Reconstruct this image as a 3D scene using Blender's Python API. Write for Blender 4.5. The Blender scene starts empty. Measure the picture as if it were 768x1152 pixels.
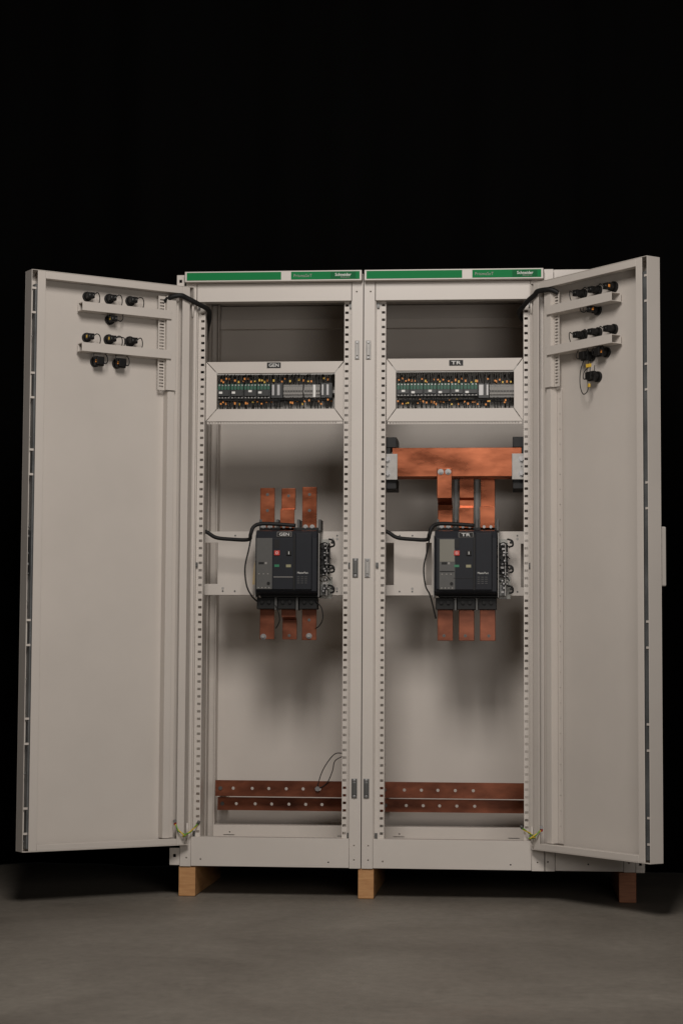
import bpy, bmesh, math, random
from mathutils import Vector, Matrix
random.seed(7)
S = bpy.context.scene
COL = S.collection
R = math.radians

# ------------------------------------------------------------------ materials
def mat(name, col, rough=.5, metal=0., var=.0, vscale=6., bump=0., bscale=200., col2=None, stretch=(1, 1, 1), rvar=0., spec=.5, coat=0., alpha=1.):
    m = bpy.data.materials.new(name); m.use_nodes = True
    nt = m.node_tree; b = nt.nodes['Principled BSDF']
    b.inputs['Base Color'].default_value = (*col, 1)
    b.inputs['Roughness'].default_value = rough
    b.inputs['Metallic'].default_value = metal
    b.inputs['Specular IOR Level'].default_value = spec
    if 'black_plastic' in name or 'cable' in name or 'anthracite' in name: spec = .3
    b.inputs['Specular IOR Level'].default_value = spec
    b.inputs['Coat Weight'].default_value = coat
    b.inputs['Alpha'].default_value = alpha
    if var or bump or rvar:
        tc = nt.nodes.new('ShaderNodeTexCoord'); mp = nt.nodes.new('ShaderNodeMapping')
        mp.inputs['Scale'].default_value = stretch
        gm = nt.nodes.new('ShaderNodeNewGeometry')
        nt.links.new(gm.outputs['Position'], mp.inputs['Vector'])
        n = nt.nodes.new('ShaderNodeTexNoise'); n.inputs['Scale'].default_value = vscale
        n.inputs['Detail'].default_value = 6; n.inputs['Roughness'].default_value = .6
        nt.links.new(mp.outputs[0], n.inputs['Vector'])
        rp = nt.nodes.new('ShaderNodeMapRange'); rp.inputs['From Min'].default_value = .3; rp.inputs['From Max'].default_value = .7
        nt.links.new(n.outputs['Fac'], rp.inputs['Value'])
        if var:
            mx = nt.nodes.new('ShaderNodeMix'); mx.data_type = 'RGBA'
            c2 = col2 or tuple(c * (1 - var) for c in col)
            mx.inputs['A'].default_value = (*c2, 1); mx.inputs['B'].default_value = (*col, 1)
            nt.links.new(rp.outputs[0], mx.inputs['Factor']); nt.links.new(mx.outputs['Result'], b.inputs['Base Color'])
        if rvar:
            r2 = nt.nodes.new('ShaderNodeMapRange'); r2.inputs['To Min'].default_value = rough - rvar; r2.inputs['To Max'].default_value = rough + rvar
            nt.links.new(n.outputs['Fac'], r2.inputs['Value']); nt.links.new(r2.outputs[0], b.inputs['Roughness'])
        if bump:
            n2 = nt.nodes.new('ShaderNodeTexNoise'); n2.inputs['Scale'].default_value = bscale; n2.inputs['Detail'].default_value = 3
            nt.links.new(mp.outputs[0], n2.inputs['Vector'])
            bp = nt.nodes.new('ShaderNodeBump'); bp.inputs['Strength'].default_value = bump; bp.inputs['Distance'].default_value = .001
            nt.links.new(n2.outputs['Fac'], bp.inputs['Height']); nt.links.new(bp.outputs[0], b.inputs['Normal'])
    return m

PAINT = mat('paint_grey', (.60, .55, .495), .40, var=.07, vscale=3.1, bump=.22, bscale=5, rvar=.10)
GALV = mat('galvanised', (.40, .385, .36), .5, metal=.35, var=.25, vscale=40, rvar=.1)
STEEL = mat('steel', (.30, .295, .29), .42, metal=.7)
DSTEEL = mat('dark_steel', (.12, .12, .115), .4, metal=.5)
COPPER = mat('copper', (.44, .140, .066), .30, metal=.85, var=.3, vscale=11, col2=(.22, .062, .028), stretch=(.6, 1, 1.6), rvar=.16, bump=.22, bscale=14)
COPPERD = mat('copper_dark', (.30, .098, .050), .34, metal=.6, var=.3, vscale=16, col2=(.11, .034, .018), stretch=(.5, 1, 1), rvar=.1)  # darker copper for the straps and bars below the breakers
BLACK = mat('black_plastic', (.009, .0085, .008), .5, var=.3, vscale=60)
NAVY = mat('anthracite_plastic', (.009, .0105, .015), .55, var=.15, vscale=30)
NAVY2 = mat('anthracite_plastic_smooth', (.006, .0075, .011), .5)
TRIP = mat('trip_grey', (.080, .078, .072), .5, var=.12, vscale=80)
SCREEN = mat('screen_olive', (.20, .19, .155), .3)
RUBBER = mat('cable_black', (.010, .0095, .009), .6)
ORANGE = mat('ferrule_orange', (.75, .27, .04), .5)
YELLOW = mat('ferrule_yellow', (.70, .45, .05), .5)
RED = mat('button_red', (.55, .045, .03), .4)
GREENI = mat('indicator_green', (.02, .17, .08), .4)
CREAM = mat('indicator_cream', (.28, .26, .15), .4)
WHITE = mat('white_print', (.75, .74, .70), .5)
LGREY = mat('terminal_grey', (.30, .285, .26), .5, var=.2, vscale=300)
GREEN = mat('banner_green', (.004, .20, .055), .6, var=.06, vscale=8, spec=.15)
GREEND = mat('banner_green_dark', (.003, .12, .035), .6, spec=.15)
CONT = mat('contactor_black', (.012, .013, .012), .4)
CONTG = mat('contactor_green', (.009, .10, .055), .5)
EARTHG = mat('earth_green', (.10, .30, .03), .5)
WOOD = mat('pine_wood', (.55, .30, .125), .6, var=.4, vscale=14, col2=(.40, .19, .07), stretch=(1, 1, 9), bump=.2, bscale=80)
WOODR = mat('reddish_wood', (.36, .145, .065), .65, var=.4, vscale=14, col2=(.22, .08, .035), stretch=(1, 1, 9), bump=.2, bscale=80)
MANILA = mat('manila_tag', (.50, .37, .19), .7, var=.2, vscale=50)
CLEAR = mat('clear_plastic', (.34, .35, .32), .25, alpha=.45)
CLOTH = mat('black_cloth', (.0022, .0021, .002), .95, spec=.05)

ROD = mat('rod_steel', (.30, .31, .31), .35, metal=.6, var=.5, vscale=9)
def floor_mat():
    m = bpy.data.materials.new('concrete'); m.use_nodes = True
    nt = m.node_tree; L = nt.links.new; b = nt.nodes['Principled BSDF']
    g = nt.nodes.new('ShaderNodeNewGeometry')
    mp = nt.nodes.new('ShaderNodeMapping'); mp.inputs['Scale'].default_value = (1, .8, 1); L(g.outputs['Position'], mp.inputs[0])
    n1 = nt.nodes.new('ShaderNodeTexNoise'); n1.inputs['Scale'].default_value = 1.6; n1.inputs['Detail'].default_value = 8; n1.inputs['Roughness'].default_value = .62; n1.inputs['Distortion'].default_value = .6
    n2 = nt.nodes.new('ShaderNodeTexNoise'); n2.inputs['Scale'].default_value = 34; n2.inputs['Detail'].default_value = 8; n2.inputs['Roughness'].default_value = .7
    n3 = nt.nodes.new('ShaderNodeTexNoise'); n3.inputs['Scale'].default_value = 4.5; n3.inputs['Detail'].default_value = 5
    for n in (n1, n2, n3): L(mp.outputs[0], n.inputs['Vector'])
    cr = nt.nodes.new('ShaderNodeValToRGB'); e = cr.color_ramp.elements
    e[0].position = .32; e[0].color = (.145, .127, .104, 1); e[1].position = .70; e[1].color = (.235, .210, .175, 1)
    L(n1.outputs['Fac'], cr.inputs[0])
    cr2 = nt.nodes.new('ShaderNodeValToRGB'); e = cr2.color_ramp.elements
    e[0].position = .3; e[0].color = (.80, .80, .80, 1); e[1].position = .7; e[1].color = (1.12, 1.12, 1.12, 1)
    L(n2.outputs['Fac'], cr2.inputs[0])
    mx = nt.nodes.new('ShaderNodeMix'); mx.data_type = 'RGBA'; mx.blend_type = 'MULTIPLY'; mx.inputs['Factor'].default_value = 1
    L(cr.outputs[0], mx.inputs['A']); L(cr2.outputs[0], mx.inputs['B']); L(mx.outputs['Result'], b.inputs['Base Color'])
    mr = nt.nodes.new('ShaderNodeMapRange'); mr.inputs['To Min'].default_value = .42; mr.inputs['To Max'].default_value = .68
    L(n3.outputs['Fac'], mr.inputs['Value']); L(mr.outputs[0], b.inputs['Roughness'])
    bp = nt.nodes.new('ShaderNodeBump'); bp.inputs['Strength'].default_value = .25; bp.inputs['Distance'].default_value = .002
    L(n2.outputs['Fac'], bp.inputs['Height']); L(bp.outputs[0], b.inputs['Normal'])
    b.inputs['Specular IOR Level'].default_value = .35
    return m
CONCRETE = floor_mat()

# ------------------------------------------------------------------ mesh builder
class MB:
    def __init__(s, my=1.):
        s.bm = bmesh.new(); s.my = my; s.mats = []
    def mi(s, m):
        if m not in s.mats: s.mats.append(m)
        return s.mats.index(m)
    def v(s, p): return s.bm.verts.new((p[0], p[1] * s.my, p[2]))
    def f(s, vs, m, smooth=False):
        try: f = s.bm.faces.new(vs)
        except ValueError: return
        f.material_index = s.mi(m); f.smooth = smooth
    def box(s, x0, x1, y0, y1, z0, z1, m):
        c = [s.v((x, y, z)) for x in (x0, x1) for y in (y0, y1) for z in (z0, z1)]
        for q in ((0, 1, 3, 2), (4, 6, 7, 5), (0, 4, 5, 1), (2, 3, 7, 6), (0, 2, 6, 4), (1, 5, 7, 3)):
            s.f([c[i] for i in q], m)
        return s
    def prism(s, pts, axis, a, b, m):
        """polygon pts (2D in the other two axes, in x,y,z order) extruded along axis from a to b"""
        def P(p, t):
            if axis == 'x': return (t, p[0], p[1])
            if axis == 'y': return (p[0], t, p[1])
            return (p[0], p[1], t)
        A = [s.v(P(p, a)) for p in pts]; B = [s.v(P(p, b)) for p in pts]
        s.f(A, m); s.f(B[::-1], m); n = len(pts)
        for i in range(n): s.f([A[i], A[(i + 1) % n], B[(i + 1) % n], B[i]], m)
        return s
    def hexa(s, f4, b4, m):
        A = [s.v(p) for p in f4]; B = [s.v(p) for p in b4]
        s.f(A, m); s.f(B[::-1], m)
        for i in range(4): s.f([A[i], A[(i + 1) % 4], B[(i + 1) % 4], B[i]], m)
        return s
    def cyl(s, p, q, r, m, r2=None, n=14):
        p = Vector(p); q = Vector(q); d = (q - p).normalized(); r2 = r if r2 is None else r2
        a = d.orthogonal().normalized(); b = d.cross(a)
        A = [s.v(p + (a * math.cos(t) + b * math.sin(t)) * r) for t in [2 * math.pi * i / n for i in range(n)]]
        B = [s.v(q + (a * math.cos(t) + b * math.sin(t)) * r2) for t in [2 * math.pi * i / n for i in range(n)]]
        s.f(A, m); s.f(B[::-1], m)
        for i in range(n): s.f([A[i], A[(i + 1) % n], B[(i + 1) % n], B[i]], m, True)
        return s
    def tube(s, pts, r, m, n=8, sub=6):
        P = [Vector(p) for p in pts]; path = []
        Q = [P[0]] + P + [P[-1]]
        for i in range(1, len(Q) - 2):
            for k in range(sub):
                t = k / sub; a, b, c, d = Q[i - 1], Q[i], Q[i + 1], Q[i + 2]
                path.append(.5 * ((2 * b) + (c - a) * t + (2 * a - 5 * b + 4 * c - d) * t * t + (3 * b - a - 3 * c + d) * t ** 3))
        path.append(P[-1]); rings = []; prev = None
        for i, p in enumerate(path):
            d = (path[min(i + 1, len(path) - 1)] - path[max(i - 1, 0)])
            if d.length < 1e-9: d = Vector((0, 0, 1))
            d.normalize()
            a = (prev - d * prev.dot(d)) if prev else d.orthogonal()
            if a.length < 1e-6: a = d.orthogonal()
            a.normalize(); prev = a; b = d.cross(a)
            rings.append([s.v(p + (a * math.cos(2 * math.pi * k / n) + b * math.sin(2 * math.pi * k / n)) * r) for k in range(n)])
        for u, w in zip(rings, rings[1:]):
            for k in range(n): s.f([u[k], u[(k + 1) % n], w[(k + 1) % n], w[k]], m, True)
        s.f(rings[0], m); s.f(rings[-1][::-1], m)
        return s
    def plate(s, x0, x1, z0, z1, y0, y1, m, holes):
        """upright plate in x-z, thickness y0..y1, with rectangular holes (x0,x1,z0,z1)"""
        xs = sorted({round(v, 5) for v in [x0, x1] + [h[i] for h in holes for i in (0, 1)]})
        zs = sorted({round(v, 5) for v in [z0, z1] + [h[i] for h in holes for i in (2, 3)]})
        hh = [tuple(round(v, 5) for v in h) for h in holes]
        def solid(i, k):
            if i < 0 or k < 0 or i >= len(xs) - 1 or k >= len(zs) - 1: return False
            cx = (xs[i] + xs[i + 1]) / 2; cz = (zs[k] + zs[k + 1]) / 2
            return not any(h[0] < cx < h[1] and h[2] < cz < h[3] for h in hh)
        cache = {}
        def V(i, k, t):
            if (i, k, t) not in cache: cache[i, k, t] = s.v((xs[i], (y0, y1)[t], zs[k]))
            return cache[i, k, t]
        for i in range(len(xs) - 1):
            for k in range(len(zs) - 1):
                if not solid(i, k): continue
                s.f([V(i, k, 0), V(i + 1, k, 0), V(i + 1, k + 1, 0), V(i, k + 1, 0)], m)
                s.f([V(i, k, 1), V(i, k + 1, 1), V(i + 1, k + 1, 1), V(i + 1, k, 1)], m)
                for (di, dk, a, b) in ((-1, 0, (i, k), (i, k + 1)), (1, 0, (i + 1, k), (i + 1, k + 1)), (0, -1, (i, k), (i + 1, k)), (0, 1, (i, k + 1), (i + 1, k + 1))):
                    if not solid(i + di, k + dk): s.f([V(*a, 0), V(*b, 0), V(*b, 1), V(*a, 1)], m)
        return s
    def drilled(s, x0, x1, z0, z1, y0, y1, m, holes, r, n=16):
        """bar in x-z with one row of round holes along x (list of x) or along z"""
        zc = (z0 + z1) / 2; q = r * 1.5
        xs = [x0]
        for hx in holes: xs += [hx - q, hx + q]
        xs.append(x1)
        for a, b in zip(xs[::2], xs[1::2]): s.box(a, b, y0, y1, z0, z1, m)
        for hx in holes:
            s.box(hx - q, hx + q, y0, y1, z0, zc - q, m); s.box(hx - q, hx + q, y0, y1, zc + q, z1, m)
            for k in range(n):
                t0, t1 = 2 * math.pi * k / n, 2 * math.pi * (k + 1) / n
                def sq(t):
                    c, d = math.cos(t), math.sin(t); e = q / max(abs(c), abs(d)); return (hx + c * e, zc + d * e)
                def ci(t): return (hx + math.cos(t) * r, zc + math.sin(t) * r)
                a, b, c, d = ci(t0), sq(t0), sq(t1), ci(t1)
                s.hexa([(p[0], y0, p[1]) for p in (a, b, c, d)], [(p[0], y1, p[1]) for p in (a, b, c, d)], m)
        return s
    def text(s, body, cx, cz, y, w, h, m, thick=.0006, bold=0.):
        cu = bpy.data.curves.new('lettering', 'FONT'); cu.body = body; cu.size = 1; cu.extrude = .01; cu.offset = bold
        cu.resolution_u = 2
        ob = bpy.data.objects.new('lettering', cu); COL.objects.link(ob)
        dg = bpy.context.evaluated_depsgraph_get(); me = bpy.data.meshes.new_from_object(ob.evaluated_get(dg))
        xs = [v.co.x for v in me.vertices]; ys = [v.co.y for v in me.vertices]
        if xs:
            ax, bx, ay, by = min(xs), max(xs), min(ys), max(ys)
            vs = [s.v((cx + ((v.co.x - ax) / (bx - ax) - .5) * w, y - thick * (1 if v.co.z > 0 else 0), cz + ((v.co.y - ay) / (by - ay) - .5) * h)) for v in me.vertices]
            for p in me.polygons: s.f([vs[i] for i in p.vertices], m)
        bpy.data.objects.remove(ob); bpy.data.curves.remove(cu); bpy.data.meshes.remove(me)
        return s
    def build(s, name, parent=None, bevel=0.):
        bmesh.ops.recalc_face_normals(s.bm, faces=s.bm.faces)
        me = bpy.data.meshes.new(name); s.bm.to_mesh(me); s.bm.free()
        for m in s.mats: me.materials.append(m)
        o = bpy.data.objects.new(name, me); COL.objects.link(o)
        if parent: o.parent = parent
        if bevel:
            b = o.modifiers.new('bevel', 'BEVEL'); b.width = bevel; b.segments = 2; b.limit_method = 'ANGLE'; b.angle_limit = R(50)
        return o

def tag(o, label=None, cat=None, group=None, kind=None):
    if label: o['label'] = label
    if cat: o['category'] = cat
    if group: o['group'] = group
    if kind: o['kind'] = kind
    return o
def empty(name, loc, label, cat, group=None):
    o = bpy.data.objects.new(name, None); COL.objects.link(o); o.location = loc; o.empty_display_size = .05
    return tag(o, label, cat, group)

# ------------------------------------------------------------------ setting
g = MB(); g.box(-30, 30, -30, 30, -.1, 0, CONCRETE); tag(g.build('floor'), kind='structure')
# black studio cloth hung in soft folds behind the cabinets
g = MB(); N = 260; zz = (0.004, 8.)
A = []
for i in range(N + 1):
    x = -9 + 18 * i / N
    y = 1.0 + .04 * math.sin(x * 9) + .025 * math.sin(x * 23 + 1)
    A.append((g.v((x, y, zz[0])), g.v((x, y, zz[1])), g.v((x, y + .01, zz[1])), g.v((x, y + .01, zz[0]))))
for a, b in zip(A, A[1:]):
    for k in range(4): g.f([a[k], b[k], b[(k + 1) % 4], a[(k + 1) % 4]], CLOTH, True)
tag(g.build('backdrop'), kind='structure')

# ------------------------------------------------------------------ cabinets
ZB = .1
BX = dict(L=(-.601, .0025), R=(.0055, .607))

def ring_screw(b, x, z, y=0., r=.004):
    b.cyl((x, y - .0015, z), (x, y + .002, z), r, DSTEEL)

def upright(parent, xa, xb, strip_a, strip_b, outer_left, holes_at):
    """folded corner post: flat face xa..xb at y 0, recess and slotted strip set back to y .03"""
    b = MB()
    b.plate(xa, xb, ZB, 2.062, 0, .0018, PAINT, [(x - .0022, x + .0022, z - .0022, z + .0022) for x, z in holes_at])
    inn = xb if outer_left else xa
    b.box(min(xa, xb) if outer_left else xb - .0018, (xa + .0018) if outer_left else xb, .0022, .10, ZB, 2.09, PAINT)   # outer return
    ia, ib = (inn - .0018, inn) if outer_left else (inn, inn + .0018)
    b.box(ia, ib, .0022, .032, .19, 2.0, PAINT)
    # a shallow round rib beside the return
    rx = inn + (.003 if outer_left else -.003)
    b.box(min(inn, rx), max(inn, rx), .012, .032, .19, 2.0, PAINT)
    ga, gb = (inn, strip_a) if outer_left else (strip_b, inn)
    b.box(ga, gb, .0325, .0345, .19, 2.0, PAINT)
    b.build('corner_post', parent, .0006)
    b = MB()
    zs = [.2135 + .025 * k for k in range(72)]
    b.plate(strip_a, strip_b, .193, 2.0, .029, .031, PAINT, [((strip_a + strip_b) / 2 - .0058, (strip_a + strip_b) / 2 + .0058, z - .0042, z + .0042) for z in zs if z < 1.99])
    e = strip_b if outer_left else strip_a
    b.box(e - .0016 if outer_left else e, e if outer_left else e + .0016, .0312, .075, .193, 2.0, PAINT)
    b.build('slotted_strip', parent)
    for z in (1.985, 1.105, .205):
        b = MB(); xx = (ga + gb) / 2
        b.box(xx - .004, xx + .004, .024, .0325, z - .007, z + .010, DSTEEL)
        b.cyl((xx, .022, z), (xx, .026, z), .0045, DSTEEL)
        b.build('hinge_clip', parent)

def cabinet(side, label):
    x0, x1 = BX[side]
    c = empty('switchgear_cabinet', (0, 0, 0), label, 'cabinet', 'grey switchgear cabinets bolted side by side')
    hl = [(x0 + .022, z) for z in (.175, .128)]; hr = [(x1 - .022, z) for z in (.175, .128)] + [(x1 - .022, 2.03)]
    if side == 'L':
        upright(c, x0, -.5645, -.555, -.538, True, hl); upright(c, -.0355, x1, -.063, -.046, False, hr)
        ix0, ix1, px0, px1 = -.564, -.0385, -.5635, -.0365
    else:
        upright(c, x0, .0425, .061, .078, True, hl + [(x0 + .022, 2.03)]); upright(c, .5655, x1, .541, .558, False, hr)
        ix0, ix1, px0, px1 = .0425, .5675, .0435, .5645
    b = MB(); b.plate(px0, px1, .102, .197, -.001, .0012, PAINT, [(px0 + .03, px0 + .0345, .122, .1265), (px1 - .07, px1 - .0655, .117, .1215)])
    b.box(px0, px1, .0014, .05, .193, .197, PAINT); b.build('plinth', c, .0008)
    b = MB(); b.box(px0 + .001, px1 - .001, .0005, .003, 2.0, 2.0615, PAINT); b.box(px0 + .001, px1 - .001, .0032, .04, 2.0, 2.0025, PAINT)
    b.build('header', c, .0008)
    b = MB(); b.box(x0 + .002, x1 - .002, .003, .6, 2.088, 2.092, PAINT); b.build('roof', c)
    b = MB(); b.box(x0 + .002, x1 - .002, .05, .6, .118, .121, PAINT)
    b.build('base_plate', c)
    # side skins, one each cabinet side
    for xx in (x0 + .0035, x1 - .0055):
        b = MB(); b.box(xx, xx + .002, .102, .598, .122, 2.086, PAINT); b.build('side_panel', c)
    b = MB(); b.box(x0 + .008, x1 - .008, .600, .603, .122, 2.085, PAINT); b.build('back_panel', c)
    # rear frame: posts, upper rail, lower sill
    for xa, xb in ((x0 + .006, x0 + .036), (x1 - .036, x1 - .006)):
        b = MB()
        b.box(xa, xb, .555, .598, .122, 2.086, PAINT); b.box(xa, xa + .004, .50, .5548, .122, 2.086, PAINT)
        b.box(xb - .004 if xa < (x0 + x1) / 2 else xa, xb if xa < (x0 + x1) / 2 else xa + .004, .535, .5548, .122, 2.086, PAINT)
        b.build('rear_post', c, .001)
    b = MB(); b.box(x0 + .037, x1 - .037, .565, .598, 2.0, 2.035, PAINT); b.box(x0 + .037, x1 - .037, .58, .599, 2.0355, 2.086, PAINT)
    b.build('rear_rail', c, .001)
    b = MB(); b.plate(x0 + .037, x1 - .037, .123, .199, .497, .50, PAINT, [(x0 + .075, x0 + .115, .163, .1655), (x0 + .095, x0 + .0995, .172, .1765), (x1 - .12, x1 - .08, .163, .1655)])
    b.box(x0 + .037, x1 - .037, .5003, .56, .196, .199, PAINT); b.build('rear_sill', c, .0008)
    # banner
    b = MB(); bx0, bx1 = (x0, x0 + .6005) if side == 'L' else (x0 + .003, x0 + .6015)
    b.box(bx0, bx1, -.030, .0, 2.0635, 2.0985, PAINT)
    bn = b.build('banner', c, .001)
    b = MB(); gy0, gy1 = 2.0680, 2.0945
    b.box(bx0 + .007, bx0 + .328, -.0312, -.030, gy0, gy1, GREEN)
    b.box(bx0 + .362, bx1 - .007, -.0312, -.030, gy0, gy1, GREEN)
    b.box(bx0 + .495, bx1 - .020, -.0318, -.0313, gy0 + .002, gy1 - .002, GREEND)
    b.build('green_band', bn)
    b = MB(); b.text('PrismaSeT', bx0 + .402, 2.0812, -.0313, .062, .0105, LGREY, bold=.0); b.build('lettering', bn)
    b = MB(); b.text('Schneider', bx0 + .538, 2.0835, -.0319, .054, .0105, WHITE, bold=.01); b.build('lettering', bn)
    b = MB(); b.text('Electric', bx0 + .545, 2.0750, -.0319, .030, .005, LGREY); b.build('lettering', bn)
    # latch keepers on the centre post
    for k, z in enumerate((1.831, 1.096, .364)):
        xs = (x1 - .031, x1 - .0125) if side == 'L' else (x0 + .006, x0 + .0245)
        if k == 0: xs = (x1 - .027, x1 - .012) if side == 'L' else (x0 + .007, x0 + .024)
        b = MB(); mm = GALV if (k == 0 or (k == 1 and side == 'R')) else DSTEEL
        b.box(xs[0], xs[1], -.0045, -.0005, z - .032, z + .032, mm)
        b.box(xs[0] + .0045, xs[1] - .0035, -.010, -.0047, z - .020, z + .020, mm)
        for dz in (-.026, .026): b.cyl(((xs[0] + xs[1]) / 2, -.0075, z + dz), ((xs[0] + xs[1]) / 2, -.0047, z + dz), .0048, STEEL)
        b.build('latch_keeper', c, .0012)
    return c

cabL = cabinet('L', 'left grey switchgear cabinet, empty above its generator control panel, wide open door at left')
cabR = cabinet('R', 'middle grey switchgear cabinet with the thick horizontal copper busbar inside')

# narrow third section behind the right door
c3 = empty('switchgear_cabinet', (0, 0, 0), 'narrow closed grey cabinet section mostly hidden behind the right open door', 'cabinet', 'grey switchgear cabinets bolted side by side')
b = MB(); b.plate(.6095, .641, ZB, 2.1, 0, .002, PAINT, [(.616, .6205, .128, .1325)]); b.box(.6095, .6115, .0022, .6, ZB, 2.1, PAINT); b.build('corner_post', c3, .0006)
b = MB(); b.plate(.866, .9035, ZB, 2.1, 0, .002, PAINT, [(.88, .8845, .128, .1325)]); b.box(.9015, .9035, .0022, .6, ZB, 2.1, PAINT); b.build('corner_post', c3, .0006)
b = MB(); b.plate(.6425, .8645, .102, .20, -.001, .0012, PAINT, [(.748, .7525, .122, .1265)]); b.build('plinth', c3, .0008)
b = MB(); b.box(.6425, .8645, -.001, .0012, .2015, 2.098, PAINT); b.build('front_cover', c3, .0008)
b = MB(); b.box(.612, .901, .003, .6, 2.09, 2.096, PAINT); b.build('roof', c3)
b = MB(); b.box(.612, .901, .598, .6, .11, 2.089, PAINT); b.build('back_panel', c3)
# lifting / joining tabs on the outer corners
for (par, xa, xb, za, zb) in ((cabL, -.6365, -.6025, .103, .160), (c3, .9045, .9345, .098, .150), (cabL, -.634, -.6075, 2.045, 2.094)):
    b = MB(); cx = (xa + xb) / 2; zc = (za + zb) / 2 + .004
    b.plate(xa, xb, za, zb, .004, .008, PAINT, [(cx - .0045, cx + .0045, zc - .006, zc + .004)])
    b.build('joining_tab', par, .0015)

# ------------------------------------------------------------------ doors
def door(side, parent, th, hx, hy, lip, outer):
    sg = 1. if side == 'L' else -1.
    rot = -th if side == 'L' else math.pi + th
    T = .054
    zb, zt = .172, 2.047
    def mb(): return MB(sg)
    b = mb()
    b.box(.004, outer, -T, -T + .002, zb, zt, PAINT)                       # skin
    b.box(outer - .002, outer, -T + .0022, -.001, zb, zt, PAINT)           # free edge return
    b.box(.004, .006, -T + .0022, 0, zb, zt, PAINT)                        # hinge edge return
    b.box(.0062, outer - .0022, -T + .0022, -.0002, zt - .002, zt, PAINT)      # top return
    b.box(.0062, outer - .0022, -T + .0022, -.0002, zb, zb + .002, PAINT)
    o = b.build('door', parent, .0007)
    o.location = (hx, hy, 0); o.rotation_euler.z = rot
    def sub(b, name, bev=0.): return b.build(name, o, bev)
    b = mb()                                                               # rolled lip frame
    b.box(lip[0], lip[1], -.0035, 0, zb + .0022, zt - .0022, PAINT); b.box(lip[0], lip[0] + .002, -.03, -.0037, zb + .025, zt - .025, PAINT)
    b.box(.020, .047, -.004, -.0005, zb + .0022, zt - .0022, PAINT)
    b.box(.0475, lip[0] - .0005, -.0038, -.0003, zt - .026, zt - .0024, PAINT); b.box(.05, lip[0] - .001, -.0245, -.004, zt - .026, zt - .024, PAINT)
    b.box(.0475, lip[0] - .0005, -.0038, -.0003, zb + .0024, zb + .022, PAINT); b.box(.05, lip[0] - .001, -.0245, -.004, zb + .020, zb + .022, PAINT)
    sub(b, 'lip_frame', .0012)
    b = mb()                                                               # inner hinge-side stiffeners
    b.box(.0475, .066, -.030, -.028, zb + .024, zt - .028, PAINT)
    b.box(.0665, .090, -.020, -.018, zb + .024, 1.688, PAINT); b.box(.0665, .0685, -.05, -.0205, zb + .024, 1.688, PAINT); b.box(.088, .090, -.05, -.0205, zb + .024, 1.688, PAINT)
    if side == 'R':
        zs = [.25 + .05 * k for k in range(29)]
        b.plate(.0925, .115, zb + .024, 1.688, -.047, -.045, PAINT, [(.100, .106, z, z + .0022) for z in zs])
    sub(b, 'stiffener', .001)
    b = mb()                                                               # slotted upright of the rail ladder
    b.box(.066, .100, -.012, -.010, 1.69, 2.01, PAINT); b.box(.066, .068, -.05, -.0125, 1.69, 2.01, PAINT); b.box(.098, .100, -.024, -.0125, 1.69, 2.01, PAINT)
    b.plate(.1003, .126, 1.69, 2.01, -.026, -.024, PAINT, [(.1045, .121, 1.70 + .0105 * k, 1.7050 + .0105 * k) for k in range(29)])
    sub(b, 'slotted_upright', .0006)
    for z0 in (1.930, 1.795):
        b = mb(); s1 = .414
        b.box(.088, s1, -.003, -.001, z0, z0 + .029, PAINT)
        b.box(.088, s1, -.044, -.0032, z0, z0 + .002, PAINT); b.box(.088, s1 - .004, -.044, -.0032, z0 + .027, z0 + .029, PAINT); b.box(.088, s1 - .003, -.044, -.042, z0 + .0022, z0 + .029, PAINT)
        sub(b, 'mounting_rail', .0006)
    # locking gear in the free-edge channel
    b = mb(); e0, e1 = lip[1], outer - .002; w = e1 - e0
    b.box(lip[0] + .0025, e1 - .0005, -.043, -.0405, zb + .004, zt - .03, GALV if side == 'R' else PAINT)
    sub(b, 'edge_channel')
    b = mb(); b.box(lip[0] + .006, e0 + w * (.45 if side == 'R' else .18), -.035, -.012, zb + .01, zt - .045, ROD)
    sub(b, 'locking_rod')
    for zc in (1.948, 1.67, 1.30 if side == 'R' else 1.42, .87, .555, .27):
        b = mb(); hs = [(e0 + w * .66, e0 + w * .80, zc - .032 + .016 * k, zc - .027 + .016 * k) for k in range(5)]
        b.plate(e0 + w * .5, e1 - .0008, zc - .042, zc + .042, -.020, -.018, PAINT if side == 'L' else GALV, hs)
        for dz in (-.040, .040):
            b.box(e0 + .001, e1 - .001, -.0115, -.0095, zc + dz - .0035, zc + dz + .0035, PAINT); b.cyl((e0 + w * .46, -.016, zc + dz), (e0 + w * .66, -.016, zc + dz), .0042, STEEL)
        sub(b, 'rod_guide')
    for zc in (1.99, 1.83, 1.50, 1.21, 1.125, 1.06, .97, .72, .42, .205):
        b = mb(); b.cyl((e0 + w * .46, -.017, zc), (e0 + w * .62, -.017, zc), .0034, STEEL); sub(b, 'rod_screw')
    b = mb(); b.box(e0 + w * .47, e1 - .001, -.039, -.014, 1.055, 1.20, BLACK); b.cyl((e0 + w * .7, -.0138, 1.18), (e0 + w * .7, -.0100, 1.18), .004, STEEL); b.cyl((e0 + w * .7, -.0138, 1.09), (e0 + w * .7, -.0100, 1.09), .004, STEEL)
    sub(b, 'lock_case', .001)
    # handle on the outside
    b = mb()
    if side == 'R': b.prism([(outer - .045, -T), (outer - .045, -T - .022), (outer - .039, -T - .030), (outer - .012, -T - .030), (outer - .005, -T - .022), (outer - .005, -T)], 'z', 1.02, 1.205, PAINT)
    if side == 'R': sub(b, 'handle', .004)
    else: b.bm.free()
    # hinges
    for z in (1.97, .22):
        b = mb(); b.cyl((.008, -.002, z - .025), (.008, -.002, z + .025), .0035, PAINT); sub(b, 'hinge')
    return o
dL = door('L', cabL, 2.5096, -.5657, -.0199, (.545, .573), .594)
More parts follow.
